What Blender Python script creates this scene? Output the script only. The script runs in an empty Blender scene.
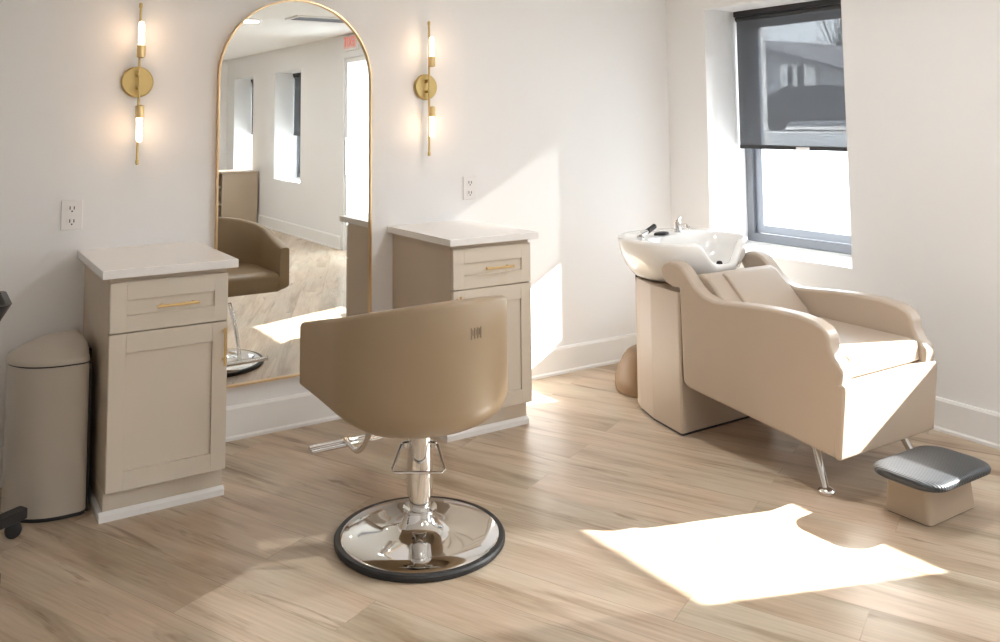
import bpy, bmesh, math
from mathutils import Vector, Matrix
C = bpy.context.scene.collection
PI = math.pi

# ------------------------------------------------------------------ helpers
class MB:
    def __init__(s): s.v = []; s.f = []
    def add(s, vs, fs):
        b = len(s.v); s.v += [tuple(v) for v in vs]; s.f += [tuple(b + i for i in f) for f in fs]; return s
    def box(s, x0, x1, y0, y1, z0, z1):
        vs = [(x0,y0,z0),(x1,y0,z0),(x1,y1,z0),(x0,y1,z0),(x0,y0,z1),(x1,y0,z1),(x1,y1,z1),(x0,y1,z1)]
        return s.add(vs, [(0,3,2,1),(4,5,6,7),(0,1,5,4),(1,2,6,5),(2,3,7,6),(3,0,4,7)])
    def loft(s, rings, cap0=True, cap1=True, closed=True):
        n = len(rings[0]); vs = [p for r in rings for p in r]; fs = []
        for k in range(len(rings) - 1):
            for i in range(n if closed else n - 1):
                j = (i + 1) % n
                fs.append((k*n+i, k*n+j, (k+1)*n+j, (k+1)*n+i))
        if cap0: fs.append(tuple(reversed(range(n))))
        if cap1: fs.append(tuple(range((len(rings)-1)*n, len(rings)*n)))
        return s.add(vs, fs)
    def prism(s, pts, off):
        off = Vector(off)
        return s.loft([[Vector(p) for p in pts], [Vector(p) + off for p in pts]])
    def lathe(s, c, prof, n=48, axis='z'):
        c = Vector(c); rings = []
        for r, h in prof:
            ring = []
            for i in range(n):
                a = 2*PI*i/n; p, q = r*math.cos(a), r*math.sin(a)
                ring.append(c + (Vector((p,q,h)) if axis == 'z' else Vector((p,h,q)) if axis == 'y' else Vector((h,p,q))))
            rings.append(ring)
        return s.loft(rings)
    def tube(s, pts, r, n=12, smooth=0, closed=False):
        P = [Vector(p) for p in pts]
        if smooth:
            out = []
            for i in range(len(P) - 1):
                p0, p1, p2, p3 = P[max(i-1,0)], P[i], P[i+1], P[min(i+2,len(P)-1)]
                for k in range(smooth):
                    t = k/smooth
                    out.append(.5*((2*p1) + (-p0+p2)*t + (2*p0-5*p1+4*p2-p3)*t*t + (-p0+3*p1-3*p2+p3)*t**3))
            P = out + [P[-1]]
        rings = []; up = None
        for i, p in enumerate(P):
            a = P[i-1] if i > 0 else (P[-1] if closed else p)
            b = P[i+1] if i < len(P)-1 else (P[0] if closed else p)
            t = (b - a).normalized()
            if up is None: up = t.orthogonal().normalized()
            up = (up - t*up.dot(t)).normalized(); w = t.cross(up)
            rings.append([p + r*(math.cos(2*PI*k/n)*up + math.sin(2*PI*k/n)*w) for k in range(n)])
        if closed: rings.append(rings[0])
        return s.loft(rings, not closed, not closed)
    def build(s, name, mat, parent=None, bevel=0, seg=3, ang=35, smooth=True, sub=0):
        o0 = Vector((0,0,0)); q = parent
        while q is not None: o0 = o0 + Vector(q.location); q = q.parent
        me = bpy.data.meshes.new(name)
        me.from_pydata([tuple(Vector(v) - o0) for v in s.v], [], s.f)
        bm = bmesh.new(); bm.from_mesh(me)
        bmesh.ops.remove_doubles(bm, verts=bm.verts, dist=1e-6)
        bmesh.ops.recalc_face_normals(bm, faces=bm.faces); bm.to_mesh(me); bm.free()
        o = bpy.data.objects.new(name, me); C.objects.link(o)
        if parent is not None: o.parent = parent
        me.materials.append(mat)
        if bevel:
            m = o.modifiers.new('bevel', 'BEVEL'); m.width = bevel; m.segments = seg
            m.limit_method = 'ANGLE'; m.angle_limit = math.radians(30); m.harden_normals = True
        if sub:
            m = o.modifiers.new('sub', 'SUBSURF'); m.levels = sub; m.render_levels = sub
        if smooth:
            for p in me.polygons: p.use_smooth = True
            if not sub: me.set_sharp_from_angle(angle=math.radians(ang))
        return o

def thing(name, label, cat, loc=(0,0,0), group=None):
    o = bpy.data.objects.new(name, None); C.objects.link(o); o.location = loc; o.empty_display_size = .1
    tag(o, label, cat, group); return o
def tag(o, label, cat, group=None):
    o['label'] = label; o['category'] = cat
    if group: o['group'] = group
    return o
def struct(o): o['kind'] = 'structure'; return o
def rrect(x0, x1, y0, y1, r, n=6):
    pts = []
    for cx, cy, a0 in ((x1-r,y0+r,-90),(x1-r,y1-r,0),(x0+r,y1-r,90),(x0+r,y0+r,180)):
        for k in range(n+1):
            a = math.radians(a0 + 90*k/n); pts.append((cx + r*math.cos(a), cy + r*math.sin(a)))
    return pts

# ---------------------------------------------------------------- materials
def mat(name, col, rough=.5, metal=0, spec=.5, bump=None, var=None, coat=0, sheen=0):
    m = bpy.data.materials.new(name); m.use_nodes = True; nt = m.node_tree; b = nt.nodes['Principled BSDF']
    b.inputs['Base Color'].default_value = (*col, 1); b.inputs['Roughness'].default_value = rough
    b.inputs['Metallic'].default_value = metal; b.inputs['Specular IOR Level'].default_value = spec
    b.inputs['Coat Weight'].default_value = coat
    if bump or var:
        tc = nt.nodes.new('ShaderNodeTexCoord')
    if var:
        n = nt.nodes.new('ShaderNodeTexNoise'); n.inputs['Scale'].default_value = var[0]; n.inputs['Detail'].default_value = 4
        r = nt.nodes.new('ShaderNodeMix'); r.data_type = 'RGBA'
        r.inputs[6].default_value = (*[c*(1-var[1]) for c in col], 1); r.inputs[7].default_value = (*[min(1,c*(1+var[1])) for c in col], 1)
        nt.links.new(tc.outputs['Object'], n.inputs['Vector']); nt.links.new(n.outputs['Fac'], r.inputs[0]); nt.links.new(r.outputs[2], b.inputs['Base Color'])
    if bump:
        n = nt.nodes.new('ShaderNodeTexNoise'); n.inputs['Scale'].default_value = bump[0]; n.inputs['Detail'].default_value = 3
        bp = nt.nodes.new('ShaderNodeBump'); bp.inputs['Strength'].default_value = bump[1]; bp.inputs['Distance'].default_value = .002
        nt.links.new(tc.outputs['Object'], n.inputs['Vector']); nt.links.new(n.outputs['Fac'], bp.inputs['Height']); nt.links.new(bp.outputs[0], b.inputs['Normal'])
    return m
def emis(name, col, st):
    m = bpy.data.materials.new(name); m.use_nodes = True; b = m.node_tree.nodes['Principled BSDF']
    b.inputs['Base Color'].default_value = (*col, 1); b.inputs['Emission Color'].default_value = (*col, 1); b.inputs['Emission Strength'].default_value = st
    return m

M = {}
M['wall'] = mat('wall_paint', (.82,.82,.82), .7, bump=(180,.05), var=(1.5,.012))
M['ceil'] = mat('ceiling_paint', (.83,.83,.82), .8, var=(3,.01))
M['trim'] = mat('white_trim_paint', (.85,.85,.84), .4, var=(4,.01))
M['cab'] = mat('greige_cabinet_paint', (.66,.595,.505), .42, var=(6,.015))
M['cabshade'] = mat('greige_paint_shaded', (.56,.47,.37), .5, var=(8,.03))  # cabinet greige with the side's shade put into the colour
M['top'] = mat('white_quartz', (.83,.81,.79), .22, var=(60,.03))
M['gold'] = mat('brushed_brass', (.80,.60,.30), .32, 1, var=(40,.05))
M['goldf'] = mat('brass_frame', (.80,.60,.36), .3, 1, var=(30,.04))
M['brass'] = mat('aged_brass', (.62,.46,.20), .35, 1, var=(30,.06))
M['mirror'] = mat('mirror_glass', (.87,.89,.88), .0, 1)
M['chrome'] = mat('chrome', (.82,.82,.82), .06, 1)
M['black'] = mat('black_rubber', (.02,.02,.022), .5, var=(20,.1))
M['blackp'] = mat('black_plastic', (.018,.018,.02), .35, var=(20,.1))
M['tan'] = mat('tan_vinyl', (.44,.35,.26), .42, bump=(260,.12), var=(5,.03))
M['taupe'] = mat('taupe_vinyl', (.345,.255,.16), .42, bump=(260,.12), var=(5,.03))
M['cream'] = mat('beige_vinyl', (.475,.39,.31), .42, bump=(260,.12), var=(5,.03))
M['mark'] = mat('stitched_mark', (.255,.19,.125), .55, var=(30,.05))
M['ceramic'] = mat('white_ceramic', (.88,.88,.87), .08, coat=.3, var=(3,.005))
M['bin'] = mat('greige_bin_metal', (.49,.44,.375), .38, var=(6,.02))
M['plastic'] = mat('white_plastic', (.82,.80,.79), .35, var=(10,.01))
M['slot'] = mat('dark_slots', (.06,.05,.05), .6, var=(10,.1))
M['winframe'] = mat('grey_aluminium', (.20,.21,.235), .4, .3, var=(10,.03))
M['winsash'] = mat('pale_grey_sash', (.30,.33,.38), .4, .2, var=(10,.03))
M['bulb'] = emis('warm_bulb', (1,.82,.58), 4)
M['lamp'] = emis('downlight_diffuser', (1,.97,.92), 6)
M['red'] = emis('red_exit_letters', (.85,.25,.2), .25)
M['reddim'] = mat('pale_red_face', (.85,.58,.55), .5, var=(10,.02))
M['drain'] = mat('dark_drain', (.02,.02,.02), .4, var=(10,.1))
M['pad'] = mat('black_ribbed_rubber', (.045,.048,.052), .36, var=(30,.1))
M['brown'] = mat('brown_cover', (.25,.16,.09), .45, var=(10,.05))

# pad: fine ribs
def rib(m, scale):
    nt = m.node_tree; b = nt.nodes['Principled BSDF']; tc = nt.nodes.new('ShaderNodeTexCoord')
    w = nt.nodes.new('ShaderNodeTexWave'); w.inputs['Scale'].default_value = scale; w.bands_direction = 'X'
    bp = nt.nodes.new('ShaderNodeBump'); bp.inputs['Strength'].default_value = .4; bp.inputs['Distance'].default_value = .003
    nt.links.new(tc.outputs['Object'], w.inputs['Vector']); nt.links.new(w.outputs['Fac'], bp.inputs['Height']); nt.links.new(bp.outputs[0], b.inputs['Normal'])
rib(M['pad'], 30)

def floor_mat():
    m = bpy.data.materials.new('oak_planks'); m.use_nodes = True; nt = m.node_tree; N = nt.nodes; L = nt.links; b = N['Principled BSDF']
    tc = N.new('ShaderNodeTexCoord'); mp = N.new('ShaderNodeMapping'); mp.inputs['Rotation'].default_value = (0,0,math.radians(PLANK))
    L.new(tc.outputs['Object'], mp.inputs['Vector'])
    br = N.new('ShaderNodeTexBrick'); br.offset = .37; br.inputs['Scale'].default_value = 1
    br.inputs['Brick Width'].default_value = 1.25; br.inputs['Row Height'].default_value = .185
    br.inputs['Mortar Size'].default_value = .0016; br.inputs['Mortar Smooth'].default_value = .3; br.inputs['Bias'].default_value = 0
    br.inputs['Color1'].default_value = (0,0,0,1); br.inputs['Color2'].default_value = (1,1,1,1); br.inputs['Mortar'].default_value = (.5,.5,.5,1)
    L.new(mp.outputs[0], br.inputs['Vector'])
    # per plank shift of the grain
    sep = N.new('ShaderNodeSeparateColor'); L.new(br.outputs['Color'], sep.inputs[0])
    mul = N.new('ShaderNodeMath'); mul.operation = 'MULTIPLY'; mul.inputs[1].default_value = 13.7; L.new(sep.outputs[0], mul.inputs[0])
    comb = N.new('ShaderNodeCombineXYZ'); L.new(mul.outputs[0], comb.inputs[0]); L.new(mul.outputs[0], comb.inputs[1])
    add = N.new('ShaderNodeVectorMath'); add.operation = 'ADD'; L.new(mp.outputs[0], add.inputs[0]); L.new(comb.outputs[0], add.inputs[1])
    def stretched(sx, sy, scale, det, rough=.55, dist=0):
        mm = N.new('ShaderNodeMapping'); mm.inputs['Scale'].default_value = (sx, sy, 1); L.new(add.outputs[0], mm.inputs['Vector'])
        n = N.new('ShaderNodeTexNoise'); n.inputs['Scale'].default_value = scale; n.inputs['Detail'].default_value = det
        n.inputs['Roughness'].default_value = rough; n.inputs['Distortion'].default_value = dist; L.new(mm.outputs[0], n.inputs['Vector']); return n
    n1 = stretched(.9, 7, 1.3, 5, .6, .6); n2 = stretched(2.5, 60, 1.5, 3); n3 = stretched(1.0, 9, 1.5, 4, .6, 1.2)
    r1 = N.new('ShaderNodeValToRGB'); e = r1.color_ramp.elements
    e[0].position = .30; e[0].color = (.34,.25,.17,1); e[1].position = .72; e[1].color = (.63,.545,.45,1)
    x = e.new(.48); x.color = (.525,.43,.335,1)
    L.new(n1.outputs['Fac'], r1.inputs[0])
    mx = N.new('ShaderNodeMix'); mx.data_type = 'RGBA'; mx.blend_type = 'MULTIPLY'; mx.inputs[0].default_value = 1
    r2 = N.new('ShaderNodeValToRGB'); r2.color_ramp.elements[0].position = .25; r2.color_ramp.elements[0].color = (.86,.84,.82,1); r2.color_ramp.elements[1].position = .7; r2.color_ramp.elements[1].color = (1.05,1.05,1.05,1)
    L.new(n2.outputs['Fac'], r2.inputs[0]); L.new(r1.outputs[0], mx.inputs[6]); L.new(r2.outputs[0], mx.inputs[7])
    nh = N.new('ShaderNodeTexNoise'); nh.inputs['Scale'].default_value = 2.2; nh.inputs['Detail'].default_value = 2; L.new(add.outputs[0], nh.inputs['Vector'])
    rh = N.new('ShaderNodeValToRGB'); rh.color_ramp.elements[0].position = .35; rh.color_ramp.elements[0].color = (1.04,.97,.92,1); rh.color_ramp.elements[1].position = .65; rh.color_ramp.elements[1].color = (.98,1.01,.98,1)
    L.new(nh.outputs['Fac'], rh.inputs[0]); mh = N.new('ShaderNodeMix'); mh.data_type = 'RGBA'; mh.blend_type = 'MULTIPLY'; mh.inputs[0].default_value = 1
    L.new(mx.outputs[2], mh.inputs[6]); L.new(rh.outputs[0], mh.inputs[7]); mx = mh
    # dark knots / cracks
    mx2 = N.new('ShaderNodeMix'); mx2.data_type = 'RGBA'; mx2.blend_type = 'MULTIPLY'
    r3 = N.new('ShaderNodeValToRGB'); r3.color_ramp.elements[0].position = .59; r3.color_ramp.elements[0].color = (0,0,0,1); r3.color_ramp.elements[1].position = .72; r3.color_ramp.elements[1].color = (1,1,1,1)
    L.new(n3.outputs['Fac'], r3.inputs[0]); L.new(r3.outputs[0], mx2.inputs[0]); L.new(mx.outputs[2], mx2.inputs[6]); mx2.inputs[7].default_value = (.52,.44,.37,1)
    # plank tone
    r4 = N.new('ShaderNodeValToRGB'); r4.color_ramp.elements[0].color = (.88,.86,.83,1); r4.color_ramp.elements[1].color = (1.06,1.06,1.06,1)
    L.new(sep.outputs[0], r4.inputs[0])
    mx3 = N.new('ShaderNodeMix'); mx3.data_type = 'RGBA'; mx3.blend_type = 'MULTIPLY'; mx3.inputs[0].default_value = 1
    L.new(mx2.outputs[2], mx3.inputs[6]); L.new(r4.outputs[0], mx3.inputs[7])
    mx4 = N.new('ShaderNodeMix'); mx4.data_type = 'RGBA'; mx4.blend_type = 'MULTIPLY'; L.new(br.outputs['Fac'], mx4.inputs[0]); L.new(mx3.outputs[2], mx4.inputs[6]); mx4.inputs[7].default_value = (.82,.79,.76,1)
    L.new(mx4.outputs[2], b.inputs['Base Color']); b.inputs['Roughness'].default_value = .34
    b.inputs['Specular IOR Level'].default_value = .45
    bp = N.new('ShaderNodeBump'); bp.inputs['Strength'].default_value = .12; bp.inputs['Distance'].default_value = .002
    L.new(n2.outputs['Fac'], bp.inputs['Height']); L.new(bp.outputs[0], b.inputs['Normal'])
    return m
PLANK = -115    # planks run diagonally, a quarter turn off the back wall and a bit
M['floor'] = floor_mat()

def pane_mat():
    m = bpy.data.materials.new('window_glass'); m.use_nodes = True; nt = m.node_tree; nt.nodes.clear()
    o = nt.nodes.new('ShaderNodeOutputMaterial'); mx = nt.nodes.new('ShaderNodeMixShader'); t = nt.nodes.new('ShaderNodeBsdfTransparent'); g = nt.nodes.new('ShaderNodeBsdfGlossy')
    g.inputs['Roughness'].default_value = .02; lw = nt.nodes.new('ShaderNodeLayerWeight'); lw.inputs['Blend'].default_value = .5; pw = nt.nodes.new('ShaderNodeMath'); pw.operation = 'POWER'; pw.inputs[1].default_value = 4; nt.links.new(lw.outputs['Facing'], pw.inputs[0]); fr = nt.nodes.new('ShaderNodeMapRange'); fr.inputs[3].default_value = .03; fr.inputs[4].default_value = .35; nt.links.new(pw.outputs[0], fr.inputs[0])
    t.inputs[0].default_value = (.97,.98,.98,1)
    nt.links.new(fr.outputs[0], mx.inputs[0]); nt.links.new(t.outputs[0], mx.inputs[1]); nt.links.new(g.outputs[0], mx.inputs[2]); nt.links.new(mx.outputs[0], o.inputs[0]); return m
M['pane'] = pane_mat()
def blind_mat():
    m = bpy.data.materials.new('charcoal_screen_fabric'); m.use_nodes = True; nt = m.node_tree; nt.nodes.clear()
    o = nt.nodes.new('ShaderNodeOutputMaterial'); mx = nt.nodes.new('ShaderNodeMixShader'); t = nt.nodes.new('ShaderNodeBsdfTransparent'); d = nt.nodes.new('ShaderNodeBsdfDiffuse')
    d.inputs[0].default_value = (.14,.15,.168,1); t.inputs[0].default_value = (1,1,1,1)
    tc = nt.nodes.new('ShaderNodeTexCoord'); n = nt.nodes.new('ShaderNodeTexNoise'); n.inputs['Scale'].default_value = 2.5
    mr = nt.nodes.new('ShaderNodeMapRange'); mr.inputs[3].default_value = BL_T[0]; mr.inputs[4].default_value = BL_T[1]
    nt.links.new(tc.outputs['Object'], n.inputs[0]); nt.links.new(n.outputs[0], mr.inputs[0]); nt.links.new(mr.outputs[0], mx.inputs[0])
    nt.links.new(d.outputs[0], mx.inputs[1]); nt.links.new(t.outputs[0], mx.inputs[2]); nt.links.new(mx.outputs[0], o.inputs[0]); return m
BL_T = (.22,.26)
M['blind'] = blind_mat()
M['ground'] = mat('pale_paving', (.62,.61,.59), .8, var=(.6,.05))
M['siding'] = mat('pale_siding', (.36,.37,.39), .7, var=(1,.03))
M['roof'] = mat('grey_shingle', (.17,.17,.19), .8, var=(3,.1))
M['car'] = mat('dark_car_paint', (.035,.038,.045), .25, var=(2,.05))
M['glassdark'] = mat('dark_glass', (.05,.06,.07), .1)
M['brick'] = mat('white_painted_brick', (.80,.80,.80), .8, var=(2,.03))
M['leaf'] = mat('bare_hedge', (.10,.11,.10), .9, var=(3,.3))

# -------------------------------------------------------------------- room
X = 3.533; XB = -2.3; YB = -9.6; ZC = 2.417; DEP = .327; TH = .55
ZT, ZS = 2.10, .671
WINS = [(-.321,-1.254), (-2.08,-3.06), (-6.44,-7.41), (-8.33,-9.24)]   # far jamb, near jamb
DOOR = (-4.1,-5.11); DZ = 2.15
struct(MB().box(XB-.1, X, YB-.1, 0, -.1, 0).build('floor', M['floor'], smooth=False))
struct(MB().box(XB-.1, X+TH, YB-.1, .12, ZC, ZC+.12).build('ceiling', M['ceil'], smooth=False))
struct(MB().box(XB-.1, X+TH, 0, .12, -.1, ZC).build('wall_back', M['wall'], smooth=False))
struct(MB().box(XB-.1, X+TH, YB-.12, YB, -.1, ZC).build('wall_front', M['wall'], smooth=False))
struct(MB().box(XB-.12, XB, YB, 0, -.1, ZC).build('wall_left', M['wall'], smooth=False))
w = MB(); cuts = sorted([(a, b, ZS, ZT) for a, b in WINS] + [(DOOR[0], DOOR[1], 0, DZ)], reverse=True); y = 0
for a, b, z0, z1 in cuts:
    w.box(X, X+TH, a, y, -.1, ZC)
    w.box(X, X+TH, b, a, z1, ZC); w.box(X, X+TH, b, a, -.1, max(z0, 0)) ; y = b
w.box(X, X+TH, YB, y, -.1, ZC)
struct(w.build('wall_right', M['wall'], smooth=False))
# baseboards: flat board with a small cap and a shoe strip
BBH = .148
def bboard(name, segs, axis):
    m = MB()
    for a, b in segs:
        if axis == 'x': pr = [(a,0,0),(a,-.022,0),(a,-.022,.012),(a,-.016,.02),(a,-.016,BBH-.012),(a,-.010,BBH),(a,0,BBH)]; m.prism(pr, (b-a,0,0))
        else: pr = [(X,a,0),(X-.022,a,0),(X-.022,a,.012),(X-.016,a,.02),(X-.016,a,BBH-.012),(X-.010,a,BBH),(X,a,BBH)]; m.prism(pr, (0,b-a,0))
    return struct(m.build(name, M['trim'], smooth=False))
bboard('baseboard_back', [(XB,.117),(.5475,1.567),(1.998,X)], 'x')
bboard('baseboard_right', [(DOOR[0]+.06,-.022),(YB,DOOR[1]-.06)], 'y')

# windows
def window(n, a, b):
    e = bpy.data.objects.new('window_%d' % n, None); C.objects.link(e); e.location = (X+DEP, (a+b)/2, ZS); struct(e)
    x0, x1 = X+DEP, X+DEP+.07; z0, z1 = ZS+.013, ZT; t = .05
    m = MB(); m.box(x0,x1,b,a,z0,z0+t); m.box(x0,x1,b,a,z1-t,z1); m.box(x0,x1,b,b+t,z0+t,z1-t); m.box(x0,x1,a-t,a,z0+t,z1-t)
    m.build('window_frame', M['winframe'], e, bevel=.003, seg=2)
    s = MB(); X0, X1 = x0+.022, x0+.052; u = .045; ya, yb = a-t-.012, b+t+.012; za, zb = z0+t+.004, z1-t-.004; zm = 1.36
    s.box(X0,X1,yb,ya,za,za+u); s.box(X0,X1,yb,ya,zb-u,zb); s.box(X0,X1,yb,yb+u,za+u,zb-u); s.box(X0,X1,ya-u,ya,za+u,zb-u);
    s.build('window_sash', M['winsash'], e, bevel=.003, seg=2)
    st = MB(); st.box(x0+.028,x0+.06,ya,a-t,z0+t,z1-t); st.box(x0+.028,x0+.06,b+t,yb,z0+t,z1-t)
    st.build('window_track', M['winsash'], e)
    MB().box(x0+.035, x0+.039, yb+u, ya-u, za+u, zb-u).build('window_pane', M['pane'], e, smooth=False)
    MB().box(x0-.002, X+TH, b, a, ZS, ZS+.012).build('window_sill', M['trim'], e, smooth=False)
    return e
for i, (a, b) in enumerate(WINS): window(i+1, a, b)
BLAB = ['charcoal see-through roller blind half lowered in the window behind the wash basin',
        'charcoal roller blind in the window nearest the black-topped footstool, outside the picture',
        'charcoal roller blind in the middle window reflected in the arched mirror',
        'charcoal roller blind in the farthest left window reflected in the arched mirror']
for (a, b), lab in zip(WINS, BLAB):
    xb = X+.272
    t = thing('roller_blind', lab, 'blind', (xb, (a+b)/2, ZT-.03), 'roller blinds in the side windows')
    zb = 1.262
    MB().box(xb-.02, xb+.045, b+.004, a-.004, ZT-.035, ZT).build('head_rail', M['blackp'], t, bevel=.004)
    MB().lathe((xb+.012, (a+b)/2, ZT-.045), [(.022, -(a-b)/2+.008), (.022, (a-b)/2-.008)], 20, 'y').build('roller', M['blackp'], t)
    MB().box(xb-.0008, xb+.0008, b+.012, a-.012, zb, ZT-.045).build('fabric', M['blind'], t, smooth=False)
    MB().box(xb-.006, xb+.006, b+.012, a-.012, zb-.012, zb+.012).build('bottom_bar', M['blackp'], t, bevel=.003)
    MB().box(xb-.009, xb+.007, (a+b)/2-.045, (a+b)/2+.045, zb-.014, zb+.006).build('pull_tab', M['plastic'], t, bevel=.003)

# glazed door, seen only in the mirror
d = bpy.data.objects.new('door_1', None); C.objects.link(d); d.location = (X+.05, sum(DOOR)/2, 0); struct(d)
m = MB(); x0, x1 = X+.02, X+.08; a, b = DOOR
m.box(x0,x1,b,b+.05,0,DZ); m.box(x0,x1,a-.05,a,0,DZ); m.box(x0,x1,b+.05,a-.05,DZ-.05,DZ); m.box(x0,x1,b+.05,a-.05,0,.09)
m.build('door_frame', M['trim'], d, bevel=.003)
MB().box(x0+.026, x0+.034, b+.05, a-.05, .09, DZ-.05).build('door_pane', M['pane'], d, smooth=False)
MB().tube([(x0-.05,b+.12,.85),(x0-.05,b+.12,1.25)], .012).build('door_handle', M['chrome'], d)

# ceiling fittings
DL = [(2.15,-4.2), (2.15,-6.8), (.4,-6.8), (.4,-4.2), (2.15,-1.9)]  # first shows in the mirror; the rest are added as fill light
for i, (lx, ly) in enumerate(DL):
    t = thing('ceiling_light', 'round recessed downlight reflected at the upper left of the mirror' if i == 0 else 'added fill downlight in the ceiling, outside the picture', 'ceiling light', (lx, ly, ZC), 'recessed downlights')
    MB().lathe((lx,ly,0), [(.085,ZC),(.11,ZC),(.11,ZC-.008),(.085,ZC-.008)], 32).build('trim_ring', M['plastic'], t)
    MB().lathe((lx,ly,0), [(.084,ZC-.001),(.084,ZC-.006)], 32).build('diffuser', M['lamp'], t)
t = thing('ceiling_vent', 'grey slatted air vent in the ceiling reflected at the top of the mirror', 'vent', (2.7,-3.74,ZC))
m = MB()
for k in range(8): m.box(2.42, 2.98, -3.86+k*.034, -3.86+k*.034+.012, ZC-.012, ZC-.002)
m.build('slats', M['winsash'], t); m = MB()
for q in ((2.39,3.01,-3.90,-3.865),(2.39,3.01,-3.60,-3.565),(2.39,2.42,-3.865,-3.60),(2.98,3.01,-3.865,-3.60)): m.box(*q, ZC-.015, ZC)
m.build('frame', M['plastic'], t)

# exit sign (mirror)
def text(body, size, matr, mat_, name, parent, depth=.002):
    cu = bpy.data.curves.new(name, 'FONT'); cu.body = body; cu.size = size; cu.align_x = 'CENTER'; cu.align_y = 'CENTER'; cu.extrude = depth
    tmp = bpy.data.objects.new('tmp', cu); C.objects.link(tmp); bpy.context.view_layer.update()
    me = bpy.data.meshes.new_from_object(tmp.evaluated_get(bpy.context.evaluated_depsgraph_get()))
    bpy.data.objects.remove(tmp); bpy.data.curves.remove(cu)
    off = Vector(parent.location)
    me.transform(Matrix.Translation(-off) @ matr); me.name = name
    o = bpy.data.objects.new(name, me); C.objects.link(o); o.parent = parent; me.materials.clear(); me.materials.append(mat_); return o
t = thing('exit_sign', 'white exit sign with red EXIT letters above the glass door, reflected in the mirror', 'sign', (X,-4.87,2.3))
MB().box(X-.035, X, -5.05, -4.69, 2.225, 2.395).build('housing', M['plastic'], t, bevel=.008)
MB().box(X-.039, X-.034, -5.03, -4.71, 2.25, 2.385).build('face', M['reddim'], t)
text('EXIT', .15, Matrix.Translation((X-.041,-4.87,2.317)) @ Matrix(((0,0,-1,0),(-1,0,0,0),(0,1,0,0),(0,0,0,1))), M['red'], 'letters', t)

# reception shelf unit (mirror)
t = thing('shelf_unit', 'low taupe reception cabinet with open shelves at the far end, reflected in the mirror', 'cabinet', (3.2,-8.2,0))
m = MB(); m.box(3.0,3.5,-8.0,-7.975,0,.73); m.box(3.0,3.5,-8.5,-8.475,0,.73); m.box(3.475,3.5,-8.475,-8.0,0,.73)
m.build('side_panel', M['tan'], t, bevel=.004)
MB().box(2.98,3.5,-8.52,-7.96,.73,.755).build('top_panel', M['tan'], t, bevel=.004)
for z in (.08,.30,.52): MB().box(3.0,3.475,-8.475,-8.0,z,z+.02).build('shelf', M['tan'], t)

# ------------------------------------------------------------------ cabinets
CW, CD, CH, CT = .4934, .6306, .90, .0318
def shaker(m, x0, x1, z0, z1, yf, fr_l, fr_r, fr_b, fr_t, th=.02, rec=.008):
    yb = yf + th
    m.box(x0,x0+fr_l,yf,yb,z0,z1); m.box(x1-fr_r,x1,yf,yb,z0,z1)
    m.box(x0+fr_l,x1-fr_r,yf,yb,z0,z0+fr_b); m.box(x0+fr_l,x1-fr_r,yf,yb,z1-fr_t,z1)
    m.box(x0+fr_l,x1-fr_r,yf+rec,yb,z0+fr_b,z1-fr_t); return m
def pull(p0, p1, r, parent, M_):
    p0, p1 = Vector(p0), Vector(p1); off = Vector((0,.03,0)); d = (p1-p0)
    m = MB().tube([p0, p1], r, 12)
    for f in (.12,.88): m.tube([p0+d*f, p0+d*f+off], r*.85, 10)
    return m.build('handle', M_, parent)
def cabinet(x, label, top_label, hinge):
    t = thing('base_cabinet', label, 'cabinet', (x+CW/2, -CD/2, 0), 'greige salon cabinets')
    bx0, bx1 = x+.031, x+CW-.031; yF = -CD+.0269; yB = yF+.021
    m = MB(); m.box(bx0, bx1, yB, -.002, .107, CH-CT)
    m.build('body', M['cabshade'], t, bevel=.002, seg=2)
    k = MB(); k.box(bx0+.001, bx1-.001, -.555, -.002, .0, .107); k.build('toe_kick', M['cab'], t)
    s = MB()
    s.prism([(bx0-.012,-.567,0),(bx0-.012,-.567,.022),(bx0-.012,-.557,.034),(bx0-.012,-.5552,.034),(bx0-.012,-.5552,0)], (bx1-bx0+.018,0,0))
    s.prism([(bx0-.012,-.5552,0),(bx0-.012,-.5552,.022),(bx0-.003,-.5552,.034),(bx0,-.5552,.034),(bx0,-.5552,0)], (0,.553,0))
    s.build('shoe_trim', M['trim'], t, smooth=False)
    dr = shaker(MB(), bx0+.001, bx1-.001, .669, .848, yF, .058, .052, .058, .066).build('drawer', M['cab'], t, bevel=.0015, seg=2)
    pull((x+.193,yF-.03,.754),(x+.345,yF-.03,.754), .0055, dr, M['gold'])
    do = shaker(MB(), bx0+.001, bx1-.001, .1114, .663, yF, .058, .058, .066, .07).build('door', M['cab'], t, bevel=.0015, seg=2)
    hx = bx1-.017 if hinge == 'l' else bx0+.023
    pull((hx,yF-.03,.645),(hx,yF-.03,.505), .0055, do, M['gold'])
    MB().box(x, x+CW, -CD, -.001, CH-CT, CH).build('countertop', M['top'], t, bevel=.003)
    return t
cabinet(.0854, 'greige shaker cabinet with white top, beside the trash bin left of the mirror', '', 'l')
cabinet(1.5356, 'greige shaker cabinet with white top, half hidden behind the salon chair right of the mirror', '', 'r')

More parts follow.
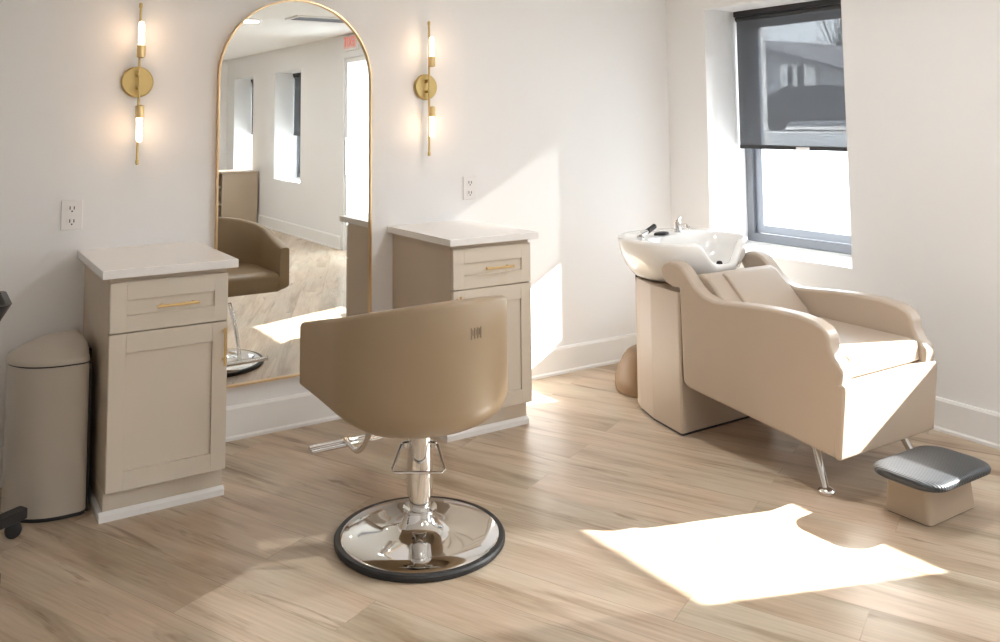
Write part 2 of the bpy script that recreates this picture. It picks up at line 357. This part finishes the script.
# -------------------------------------------------------------------- mirror
mx0, mx1, mzb = .660, 1.438, .237; mr = (mx1-mx0)/2; mcx = (mx0+mx1)/2; mzs = 2.024-mr
def arch(off, y, n=40):
    pts = [(mx0+off,y,mzb+off),(mx1-off,y,mzb+off)]
    for k in range(n+1):
        a = PI*k/n; pts.append((mcx+(mr-off)*math.cos(a), y, mzs+(mr-off)*math.sin(a)))
    return pts
t = thing('arched_mirror', 'tall arched wall mirror in a thin gold frame between the two cabinets', 'mirror', (mcx,0,mzb))
MB().loft([arch(0,-.002), arch(0,-.030), arch(.0075,-.030), arch(.0075,-.002), arch(0,-.002)], False, False).build('frame', M['goldf'], t, ang=30)
MB().loft([arch(.007,-.004), arch(.007,-.016)]).build('mirror_glass', M['mirror'], t, smooth=False)

# ------------------------------------------------------------------- sconces
def sconce(cx, label):
    t = thing('wall_sconce', label, 'wall light', (cx,0,1.61), 'brass wall sconces')
    MB().lathe((cx,0,1.61), [(.066,-.001),(.068,-.006),(.068,-.014),(.062,-.02)], 40, 'y').build('back_plate', M['brass'], t)
    yr = -.05; m = MB(); m.tube([(cx,yr,1.262),(cx,yr,1.945)], .0055, 10)
    for z in (1.262, 1.945): m.lathe((cx,yr,z), [(.004,-.012),(.0075,-.008),(.0075,.008),(.004,.012)], 12)
    m.build('rod', M['brass'], t)
    for z in (1.585, 1.64): MB().tube([(cx,-.018,z),(cx,yr-.004,z)], .0075, 12).build('mounting_arm', M['brass'], t)
    for s in (1, -1):
        zs = 1.61 + s*.112; yl = -.078
        q = MB(); q.tube([(cx,yr,zs-s*.004),(cx,yl,zs-s*.004)], .006, 10); q.lathe((cx,yl,zs), [(.010,-s*.010),(.0185,-s*.006),(.0185,s*.045),(.016,s*.045),(.016,s*.03)], 24)
        so = q.build('lamp_socket', M['gold'], t)
        h0 = zs + s*.03; prof = [(.004,h0),(.013,h0+s*.004),(.013,h0+s*.105),(.010,h0+s*.116),(.003,h0+s*.12)]
        MB().lathe((cx,yl,0), prof, 20).build('bulb', M['bulb'], so)
    return t
sconce(.307, 'brass two-bulb wall sconce left of the arched mirror, above the left cabinet')
sconce(1.757, 'brass two-bulb wall sconce right of the arched mirror')

# ------------------------------------------------------------------- outlets
def outlet(cx, cz, label):
    t = thing('wall_outlet', label, 'outlet', (cx,0,cz))
    w_, h_ = .042, .062
    MB().box(cx-w_,cx+w_,-.007,-.0005,cz-h_,cz+h_).build('cover_plate', M['plastic'], t, bevel=.004)
    for s in (1,-1):
        z0 = cz+s*.027
        f = MB().prism([(p[0],-.0095,p[1]) for p in rrect(cx-.019,cx+.019,z0-.019,z0+.019,.012)], (0,.004,0)).build('socket_face', M['plastic'], t)
        q = MB(); q.box(cx-.010,cx-.006,-.0105,-.009,z0-.004,z0+.010); q.box(cx+.006,cx+.010,-.0105,-.009,z0-.004,z0+.009); q.box(cx-.003,cx+.003,-.0105,-.009,z0-.014,z0-.008)
        q.build('slots', M['slot'], f)
outlet(.060, 1.047, 'white duplex outlet on the wall above the left cabinet top')
outlet(2.032, 1.070, 'white duplex outlet on the wall right of the right sconce')

# ----------------------------------------------------------------- trash bin
t = thing('trash_bin', 'greige semi-round step bin with domed lid beside the left cabinet', 'trash bin', (-.05,-.28,0))
def bin_ring(z, s=1.0, n=36, dx=0):
    # flat back towards the cabinet (x = .082), round towards -x
    pts = []
    for k in range(n+1):
        a = PI/2 + PI*k/n; pts.append((.005 + .19*s*math.cos(a) + dx, -.285 + .172*s*math.sin(a), z))
    r = .03*s
    for cx_, cy_, a0 in ((.077*s-r+.003,-.285-.172*s+r,-90),(.077*s-r+.003,-.285+.172*s-r,0)):
        for k in range(7):
            a = math.radians(a0+90*k/6); pts.append((cx_+r*math.cos(a)+dx, cy_+r*math.sin(a), z))
    return pts
MB().loft([bin_ring(.014), bin_ring(.54)]).build('bin_body', M['bin'], t, ang=50)
MB().loft([bin_ring(0,.985), bin_ring(.014,.985)]).build('base_ring', M['black'], t, ang=50)
MB().loft([bin_ring(.538,.985), bin_ring(.547,.985)]).build('lid_seal', M['black'], t, ang=50)
MB().loft([bin_ring(.546,1.01), bin_ring(.562,1.01), bin_ring(.568,.985), bin_ring(.588,.84,dx=.012), bin_ring(.606,.66,dx=.022), bin_ring(.617,.45,dx=.028), bin_ring(.621,.2,dx=.03)]).build('lid', M['bin'], t, ang=60)
m = MB(); m.box(.078,.098,-.36,-.21,.535,.572); m.build('hinge', M['blackp'], t, bevel=.004)
MB().box(.079,.090,-.43,-.14,.0,.53).build('back_panel', M['blackp'], t, bevel=.003)

# ------------------------------------------------------------- salon trolley
t = thing('salon_trolley', 'black rolling salon trolley cut off by the left edge of the picture', 'trolley', (-.42,-.62,0))
m = MB(); pc = Vector((-.43,-.677,0))
m.lathe(pc, [(.05,.056),(.055,.062),(.055,.088),(.03,.096)], 24)
for k in range(4):
    a = math.radians(31+90*k); u = Vector((math.cos(a), math.sin(a), 0)); v = Vector((-u.y, u.x, 0))
    for_ = [pc+u*.03-v*.026, pc+u*.345-v*.024, pc+u*.352-v*.016, pc+u*.352+v*.016, pc+u*.345+v*.024, pc+u*.03+v*.026]
    m.loft([[p+Vector((0,0,.056)) for p in for_], [p+Vector((0,0,.090)) for p in for_]])
m.build('base_frame', M['blackp'], t, bevel=.005)
for k in range(4):
    a = math.radians(31+90*k); px_, py_ = pc.x+.31*math.cos(a), pc.y+.31*math.sin(a)
    q = MB(); q.lathe((px_,py_,.027), [(.012,-.016),(.024,-.013),(.027,-.006),(.027,.006),(.024,.013),(.012,.016)], 24, 'y'); q.tube([(px_+.012,py_,.03),(px_+.004,py_,.062)], .012)
    q.build('caster', M['black'], t)
MB().tube([(-.43,-.677,.085),(-.43,-.677,.80)], .02, 20).build('post', M['blackp'], t)
for z in (.30,.52,.80):
    o = MB()
    sx = -.30 if z < .7 else -.246
    rings = [[(p[0],p[1],z) for p in rrect(-.60,sx,-.83,-.56,.03)], [(p[0],p[1],z+.052) for p in rrect(-.615,sx+.03,-.845,-.545,.035)],
             [(p[0],p[1],z+.052) for p in rrect(-.60,sx+.012,-.83,-.56,.03)], [(p[0],p[1],z+.01) for p in rrect(-.59,sx-.01,-.82,-.57,.03)]]
    o.loft(rings).build('tray', M['blackp'], t, ang=40)

# -------------------------------------------------------------- styling chair
BX, BY = 1.02, -1.285; SX, SY, SR = 1.035, -1.235, .322; YF = -.94
t = thing('styling_chair', 'taupe barrel-backed salon styling chair on a round chrome base facing the mirror', 'chair', (BX,BY,0))
MB().lathe((BX,BY,0), [(.270,0),(.288,0),(.293,.006),(.293,.016),(.288,.022),(.268,.022)], 72).build('base_rim', M['black'], t)
MB().lathe((BX,BY,0), [(.27,.002),(.271,.022),(.262,.027),(.20,.031),(.13,.037),(.09,.047),(.066,.064),(.054,.088),(.052,.098),(.058,.101),(.058,.108),(.046,.112),(.02,.112)], 72).build('base_plate', M['chrome'], t, ang=40)
MB().lathe((BX,BY,0), [(.034,.11),(.037,.112),(.037,.15),(.030,.15)], 40).build('pump_collar', M['chrome'], t)
MB().lathe((BX,BY,0), [(.036,.148),(.0445,.150),(.0445,.352),(.040,.356),(.034,.356),(.034,.40),(.02,.40)], 40).build('column', M['chrome'], t)
Rv = Vector((.848,-.53,0)); Fv = Vector((-.53,-.848,0)); c0 = Vector((BX,BY,0))
lp = [c0+Rv*-.046+Vector((0,0,.318))+Fv*.01, c0+Rv*-.062+Vector((0,0,.322))+Fv*.03, c0+Rv*-.088+Fv*.085+Vector((0,0,.262)), c0+Rv*-.082+Fv*.09+Vector((0,0,.254)), c0+Rv*.082+Fv*.09+Vector((0,0,.254)), c0+Rv*.088+Fv*.085+Vector((0,0,.262)), c0+Rv*.062+Vector((0,0,.322))+Fv*.03, c0+Rv*.046+Vector((0,0,.318))+Fv*.01]
lm = MB().tube(lp, .0055, 10)
for s in (-1,1): lm.lathe(c0+Rv*s*.05+Fv*.012+Vector((0,0,.318)), [(.006,-.010),(.012,-.008),(.012,.008),(.006,.010)], 14)
lm.build('pump_lever', M['chrome'], t)
MB().box(BX-.055,BX+.055,BY-.02,BY+.09,.36,.455).build('seat_bracket', M['black'], t, bevel=.006)
def plan(n_arm=8, n_arc=28):
    out = []
    for k in range(n_arm): out.append((SX-SR, YF + (SY-YF)*k/n_arm))
    for k in range(n_arc+1):
        a = PI + PI*k/n_arc; out.append((SX+SR*math.cos(a), SY+SR*math.sin(a)))
    for k in range(1, n_arm+1): out.append((SX+SR, SY + (YF-SY)*k/n_arm))
    return out
PL = plan(); AX, AY = 1.04, -1.19
def zbot(p):
    u = min(1, max(0, (YF-p[1])/(YF-(SY-SR)))); return .385 + .067*max(0, 1-u/.75)**1.0
def rho(k):  # k from 0 at the rounded lower edge of the wall to 1 on the underside
    return .56 + .44*math.sqrt(max(0, 1-k**1.9))
def ztop(p):
    u = (YF-p[1])/(YF-(SY-SR)); return .70 + .142*min(1,max(0,u))
def inward(p, d):
    if p[1] > SY: return (p[0]+ (d if p[0] < SX else -d), p[1])
    v = Vector((SX-p[0], SY-p[1])).normalized(); return (p[0]+v.x*d, p[1]+v.y*d)
rings = []; TW = .052
for p in PL:
    zt = ztop(p); ring = []
    zb = zbot(p); hh = .035 + .07*min(1, (.452-zb)/.067)
    for k in (1.0,.985,.94,.86,.74,.60,.45,.30,.15,0):
        r = rho(k); ry = r if p[1] < AY else 1-(1-r)*.12
        ring.append((AX+(p[0]-AX)*r, AY+(p[1]-AY)*ry, zb+hh*(1-k)))
    for f in (.35,.7): ring.append((p[0],p[1],.50+(zt-.014-.50)*f))
    ring.append((p[0],p[1],zt-.014))
    for d, dz in ((.005,-.004),(.014,0),(TW-.014,0),(TW-.005,-.004),(TW,-.014)):
        q = inward(p, d); ring.append((q[0],q[1],zt+dz))
    for z in (.62,.50): 
        q = inward(p, TW+.004); ring.append((q[0],q[1],z))
    q = inward(p, TW+.03); ring.append((q[0],q[1],.46))
    rings.append(ring)
sh = MB(); sh.loft(rings, True, True)
shell = sh.build('seat_shell', M['taupe'], t, ang=50)
# seat cushion: D-shaped block, front face flush with the arms
def dring(d, z, yf, r=1.0):
    pts = [inward(p, d) for p in PL]; pts = [(max(SX-SR+d,min(SX+SR-d,p[0])), min(p[1], yf)) for p in pts]
    return [(AX+(p[0]-AX)*r, AY+(p[1]-AY)*r, z) for p in pts]
MB().loft([dring(.066,.452,YF-.010,1), dring(.056,.458,YF-.004,1), dring(.056,.53,YF-.004,1), dring(.062,.548,YF-.008,1), dring(.078,.561,YF-.022,1), dring(.11,.567,YF-.05,1)]).build('seat_cushion', M['taupe'], t, ang=60)
# footrest T-bar on a bent stem
fm = MB(); fm.tube([(1.02,-.98,.41),(1.03,-.90,.30),(1.03,-.83,.185),(1.02,-.775,.135),(1.0,-.735,.155),(.998,-.712,.165)], .011, 12, smooth=6)
fm.build('footrest_stem', M['chrome'], t)
fm = MB(); fm.tube([(.848,-.70,.152),(1.15,-.70,.152)], .012, 16); fm.tube([(.848,-.725,.147),(1.15,-.725,.147)], .008, 14)
fm.build('footrest_bar', M['chrome'], t)
# faint pressed mark on the outside of the back
a0 = math.radians(-81); mk = MB()
for k in range(7):
    a = a0 + math.radians(1.25)*(k-3); r = SR+.0006; h = (.716,.754) if k in (0,6) else (.728,.748) if k % 2 else (.718,.753)
    for (zz0, zz1) in (h,):
        c = Vector((SX+r*math.cos(a), SY+r*math.sin(a), 0)); tt = Vector((-math.sin(a), math.cos(a), 0))*.0016; nn = Vector((math.cos(a), math.sin(a), 0))*.0006
        vs = [c-tt-nn, c+tt-nn, c+tt+nn, c-tt+nn]
        mk.loft([[v+Vector((0,0,zz0)) for v in vs], [v+Vector((0,0,zz1)) for v in vs]])
mk.build('pressed_mark', M['mark'], t)

# ------------------------------------------------------------- shampoo chair
AX0, AX1 = 2.478, 3.105; AT = .075
t = thing('shampoo_chair', 'beige backwash armchair with attached white basin below the window', 'shampoo chair', (2.8,-1.2,0))
prof = [(-1.09,.660),(-1.046,.658),(-1.006,.672),(-.978,.700),(-.974,.735),(-.994,.762),(-1.03,.775),(-1.075,.772),(-1.108,.757),(-1.14,.728),(-1.182,.684),(-1.235,.650),(-1.291,.637),(-1.36,.641),(-1.48,.652),(-1.60,.658),(-1.725,.656),(-1.80,.645),(-1.845,.625),(-1.866,.597),(-1.868,.560),(-1.885,.522),(-1.912,.497),(-1.918,.470),(-1.905,.40),(-1.88,.150),(-1.125,.226),(-1.10,.245)]
for x0 in (AX0, AX1-AT):
    MB().prism([(x0,p[0],p[1]) for p in prof], (AT,0,0)).build('arm_panel', M['cream'], t, bevel=.018, seg=4, ang=60)
sb = MB(); sb.prism([(AX0-.001,-1.896,.146),(AX0-.001,-1.924,.40),(AX0-.001,-1.924,.432),(AX0-.001,-1.87,.432),(AX0-.001,-1.87,.149)], (AX1-AX0+.002,0,0)); sb.prism([(AX0+AT-.004,-1.88,.152),(AX0+AT-.004,-1.88,.425),(AX0+AT-.004,-1.15,.425),(AX0+AT-.004,-1.15,.226)], (AX1-AX0-2*AT+.008,0,0)); sb.build('seat_base', M['cream'], t, bevel=.012)
MB().prism([(AX0+AT+.001,-1.897,.434),(AX0+AT+.001,-1.892,.522),(AX0+AT+.001,-1.45,.530),(AX0+AT+.001,-1.30,.505),(AX0+AT+.001,-1.28,.430)], (AX1-AX0-2*AT-.002,0,0)).build('seat_cushion', M['cream'], t, bevel=.016, seg=4, ang=60)
bc = [(-1.42,.45),(-1.36,.56),(-1.20,.715),(-1.165,.728),(-1.12,.715),(-1.11,.66),(-1.18,.45)]
MB().prism([(AX0+AT-.002,p[0],p[1]) for p in bc], (AX1-AX0-2*AT+.004,0,0)).build('back_cushion', M['cream'], t, bevel=.016, seg=4, ang=60)
bp_ = [(-1.40,.50),(-1.37,.565),(-1.222,.713),(-1.19,.727),(-1.17,.70),(-1.25,.58),(-1.32,.5)]
MB().prism([(AX0+AT+.10,p[0]-.004,p[1]+.001) for p in bp_], (AX1-AX0-2*AT-.13,0,0)).build('back_pad', M['cream'], t, bevel=.010, seg=3, ang=60)
for sx, lx in ((-1, 2.505), (1, 3.08)):
    q = MB().tube([(lx-sx*.03,-1.74,.17),(lx+sx*.006,-1.815,.012)], .0145, 18)
    q.lathe((lx+sx*.006,-1.815,0), [(.027,0),(.031,.004),(.031,.014),(.024,.022),(.014,.026)], 24); q.build('leg', M['chrome'], t)
# plinth: flat front under the seat, curved flanks closing to the rear
pl = [(2.484,-1.09),(2.478,-1.082),(2.520,-.862),(2.578,-.715),(2.615,-.655),(2.69,-.595),(2.80,-.57)]
pl = pl + [(5.583-x, y) for x, y in reversed(pl[:-1])]
MB().loft([[(x,y,.012) for x,y in pl], [(x,y,.640) for x,y in pl]]).build('plinth', M['cream'], t, bevel=.004, ang=10)
MB().loft([[(2.79+(x-2.79)*.97,-.82+(y+.82)*.97,0) for x,y in pl], [(2.79+(x-2.79)*.97,-.82+(y+.82)*.97,.014) for x,y in pl]]).build('plinth_foot', M['black'], t)
MB().lathe((2.83,-.50,0), [(.165,.004),(.172,.03),(.170,.07),(.155,.12),(.13,.17),(.105,.205),(.08,.22),(.03,.224)], 40).build('rear_cover', M['brown'], t)
# basin: oval bowl with a scooped neck rest at the front
bcx, bcy, brx, bry = 2.785, -.82, .325, .285; NB = 72
def nrim(a):
    x = brx*math.cos(a)
    if math.sin(a) > 0: return 0
    return -.105*math.exp(-((x+.005)/.105)**4)
def bring(rx, ry, z, cx=bcx, cy=bcy, k=0):
    out = []
    for i in range(NB):
        a = 2*PI*i/NB; ca, sa = math.cos(a), math.sin(a); e = .88
        out.append((cx+rx*math.copysign(abs(ca)**e,ca), cy+ry*math.copysign(abs(sa)**e,sa), z + k*nrim(a)))
    return out
rings = [bring(.15,.14,.642,cy=-.80), bring(.21,.19,.644,cy=-.80), bring(.245,.215,.662,cy=-.81,k=.1), bring(.285,.25,.705,k=.35), bring(.308,.272,.755,k=.6), bring(.320,.282,.805,k=.85), bring(.325,.285,.832,k=1), bring(.323,.283,.843,k=1), bring(.314,.274,.848,k=1),
         bring(.280,.165,.846,cy=-.913,k=1), bring(.268,.155,.836,cy=-.915,k=1), bring(.254,.145,.79,cy=-.913,k=.8), bring(.23,.13,.735,cy=-.91,k=.3), bring(.17,.10,.690,cy=-.91), bring(.08,.05,.676,cy=-.91), bring(.03,.025,.675,cy=-.91)]
bas = MB().loft(rings).build('basin', M['ceramic'], t, ang=70)
MB().lathe((2.83,-.93,.0), [(.028,.688),(.034,.690),(.034,.693),(.02,.692)], 24).build('drain', M['drain'], bas)
hl = Vector((2.815,-1.02,.742)); 
MB().lathe((2.768,-1.078,.742), [(.005,.014),(.014,.010),(.014,-.004),(.009,-.006),(.009,.0)], 24, 'y').build('overflow_plug', M['drain'], bas)
q = MB(); q.lathe((2.87,-.705,0), [(.023,.846),(.023,.853),(.018,.856),(.018,.898),(.014,.905),(.004,.906)], 24); q.tube([(2.87,-.705,.880),(2.872,-.765,.886),(2.873,-.785,.872)], .010, 12)
q.tube([(2.87,-.705,.902),(2.905,-.69,.918)], .007, 10)
q.build('faucet', M['chrome'], bas)
q = MB(); q.tube([(2.55,-.77,.860),(2.60,-.758,.870),(2.635,-.750,.880)], .011, 14); q.lathe((2.55,-.77,0), [(.02,.846),(.02,.852),(.012,.858)], 20); q.build('spray_handset', M['chrome'], bas)
q = MB(); q.tube([(2.61,-.756,.873),(2.672,-.742,.893)], .0135, 14); q.build('spray_grip', M['blackp'], bas)
q = MB(); q.loft([[(2.72+.048*math.cos(a)*s,-.742+.020*math.sin(a)*s,z) for a in [2*PI*i/28 for i in range(28)]] for s, z in ((1,.848),(1.05,.853),(.9,.860),(.5,.863))]); q.build('control_plate', M['blackp'], bas)
MB().tube([(2.59,-.69,.745),(2.595,-.68,.69),(2.612,-.672,.60),(2.63,-.66,.50)], .006, 10, smooth=5).build('water_hose', M['black'], t)

# ----------------------------------------------------------------- footstool
t = thing('footstool', 'small beige footstool with black ribbed rubber top in front of the shampoo chair', 'footstool', (2.70,-2.11,0))
x0, x1, y0, y1 = 2.558, 2.862, -2.186, -2.012
MB().loft([[(p[0],p[1],.004) for p in rrect(x0,x1,y0,y1,.02)], [(p[0],p[1],.145) for p in rrect(x0+.012,x1-.012,y0+.010,y1-.008,.02)]]).build('stool_base', M['tan'], t, ang=50)
MB().loft([[(p[0],p[1],0) for p in rrect(x0+.004,x1-.004,y0+.004,y1-.004,.018)], [(p[0],p[1],.005) for p in rrect(x0+.004,x1-.004,y0+.004,y1-.004,.018)]]).build('stool_foot', M['black'], t)
X0, X1, Y0, Y1 = 2.478, 2.885, -2.262, -1.995
def pr(i, z, r=.075): return [(p[0],p[1],z) for p in rrect(X0+i,X1-i,Y0+i,Y1-i,r,8)]
MB().loft([pr(.03,.142), pr(.012,.144), pr(.002,.151), pr(0,.162), pr(.004,.170), pr(.014,.175), pr(.03,.176)]).build('stool_pad', M['pad'], t, ang=50)

# ------------------------------------------------------------------ outdoors
struct(MB().box(X+TH, 40, -30, 25, -.4, -.15).build('ground', M['ground'], smooth=False))
struct(MB().box(9.0, 9.3, -8, 20, -.15, 1.25).build('trim_retaining_wall', M['brick'], smooth=False))
struct(MB().box(9.3, 40, -30, 25, -.14, 1.22).build('ground_upper_lot', M['ground'], smooth=False))
struct(MB().box(12.0, 12.5, -9.2, -6.85, -.16, 7.2).build('trim_sun_blocker', M['brick'], smooth=False))  # unseen slab, added to keep direct sun out of the glazed door
t = thing('house', 'pale house with a low roof seen through the roller blind of the window', 'house', (22,13.7,1.2))
MB().prism([(22,11.3,1.2),(22,11.3,2.72),(22,15.4,3.9),(22,19.5,2.72),(22,19.5,1.2)], (8,0,0)).build('house_wall', M['siding'], t, smooth=False)
m = MB(); m.prism([(21.6,10.9,2.66),(21.6,15.4,3.95),(21.6,15.4,4.10),(21.6,10.9,2.80)], (8.6,0,0)); m.prism([(21.6,19.9,2.66),(21.6,15.4,3.95),(21.6,15.4,4.10),(21.6,19.9,2.80)], (8.6,0,0)); m.build('house_roof', M['roof'], t, smooth=False)
fr = MB().box(21.93,22.02,12.35,13.6,2.33,3.1).build('house_window', M['brick'], t, smooth=False)
m = MB(); m.box(21.90,21.95,12.75,12.95,2.4,3.05); m.box(21.90,21.95,13.15,13.3,2.4,3.05); m.build('pane', M['glassdark'], fr, smooth=False)
t = thing('parked_car', 'dark parked car seen through the roller blind of the window', 'car', (13.5,6.6,1.22))
side = [(4.1,1.40),(4.2,1.66),(4.8,1.74),(5.4,2.03),(6.5,2.05),(7.1,1.80),(7.35,1.70),(7.4,1.40)]
MB().prism([(13,y,z) for y,z in side], (1.5,0,0)).build('car_body', M['car'], t, bevel=.06)
m = MB(); m.prism([(12.97,5.05,1.78),(12.97,5.45,1.99),(12.97,5.9,2.0),(12.97,5.9,1.78)], (.04,0,0)); m.prism([(12.97,6.0,1.78),(12.97,6.0,2.0),(12.97,6.45,2.0),(12.97,6.95,1.78)], (.04,0,0)); m.build('car_window', M['glassdark'], t, smooth=False)
for y in (4.75, 6.75):
    MB().lathe((13.0,y,1.42), [(.10,-.04),(.2,-.03),(.2,.15),(.10,.15)], 24, 'x').build('wheel', M['black'], t)
import random
random.seed(4)
for k, (tx, ty, h) in enumerate([(36,18.5,8.0),(29,23.5,6.5),(40,24,9)]):
    t = thing('bare_tree', ['dark bare tree behind the house roof', 'dark bare tree left of the house through the blind', 'tall dark tree far behind the house through the blind'][k], 'tree', (tx,ty,1.2), 'trees beyond the window')
    MB().tube([(tx,ty,1.15),(tx+.1,ty,h*.6)], .16, 10).build('trunk', M['leaf'], t)
    q = MB()
    for j in range(46):
        a = random.random()*2*PI; r = random.random()**.5*1.9; z = h*.55 + random.random()*h*.45
        q.tube([(tx,ty,h*.45),(tx+r*.5*math.cos(a),ty+r*.5*math.sin(a),(z+h*.5)/2),(tx+r*math.cos(a),ty+r*math.sin(a),z)], .022, 5)
    q.build('branches', M['leaf'], t)

# ------------------------------------------------------------------ lighting
SUN_S, WORLD_S, DL_W, EXPO = 34, 9.0, 13, 0.34
sd = Vector((-1, .36, -.55)).normalized()
l = bpy.data.lights.new('sun', 'SUN'); l.energy = SUN_S; l.angle = math.radians(.6); l.color = (1,.98,.95)
o = bpy.data.objects.new('sun', l); C.objects.link(o); o.rotation_euler = sd.to_track_quat('-Z','Y').to_euler(); o.location = (12,-6,8)
for lx, ly in DL:  # one lamp per fitting, the mirrored one and the added fill ones
    l = bpy.data.lights.new('downlight', 'AREA'); l.shape = 'DISK'; l.size = .16; l.energy = DL_W; l.color = (.97,.985,1)
    o = bpy.data.objects.new('downlight', l); C.objects.link(o); o.location = (lx, ly, ZC-.012)
for cx in (.307, 1.757):
    for s in (1,-1):
        l = bpy.data.lights.new('bulb_glow', 'POINT'); l.energy = .55; l.color = (1,.62,.38); l.shadow_soft_size = .02
        o = bpy.data.objects.new('bulb_glow', l); C.objects.link(o); o.location = (cx,-.105,1.61+s*.20)
w = bpy.data.worlds.new('sky'); bpy.context.scene.world = w; w.use_nodes = True
bg = w.node_tree.nodes['Background']; bg.inputs[0].default_value = (.84,.92,1,1); bg.inputs[1].default_value = WORLD_S

# -------------------------------------------------------------------- camera
cam = bpy.data.cameras.new('camera'); co = bpy.data.objects.new('camera', cam); C.objects.link(co)
cam.sensor_fit = 'HORIZONTAL'; cam.sensor_width = 36; cam.lens = 864.6706/1000*36
cam.shift_x = (500-468.5267)/1000; cam.shift_y = (50.2792-321)/1000; cam.clip_start = .05
Fw = Vector((0.52838784,0.84503028,0.08203726)); Rt = Vector((0.84815692,-0.52970421,-0.00657879)); Up = Vector((-0.03789621,-0.07305662,0.99660755))
co.matrix_world = Matrix(((Rt.x,Up.x,-Fw.x,-.4719),(Rt.y,Up.y,-Fw.y,-4.0067),(Rt.z,Up.z,-Fw.z,1.4276),(0,0,0,1)))
sc = bpy.context.scene; sc.camera = co
sc.view_settings.view_transform = 'Standard'; sc.view_settings.look = 'None'; sc.view_settings.exposure = EXPO
sc.cycles.max_bounces = 12; sc.cycles.diffuse_bounces = 8; sc.cycles.transparent_max_bounces = 16; sc.cycles.glossy_bounces = 6
sc.cycles.sample_clamp_indirect = 6
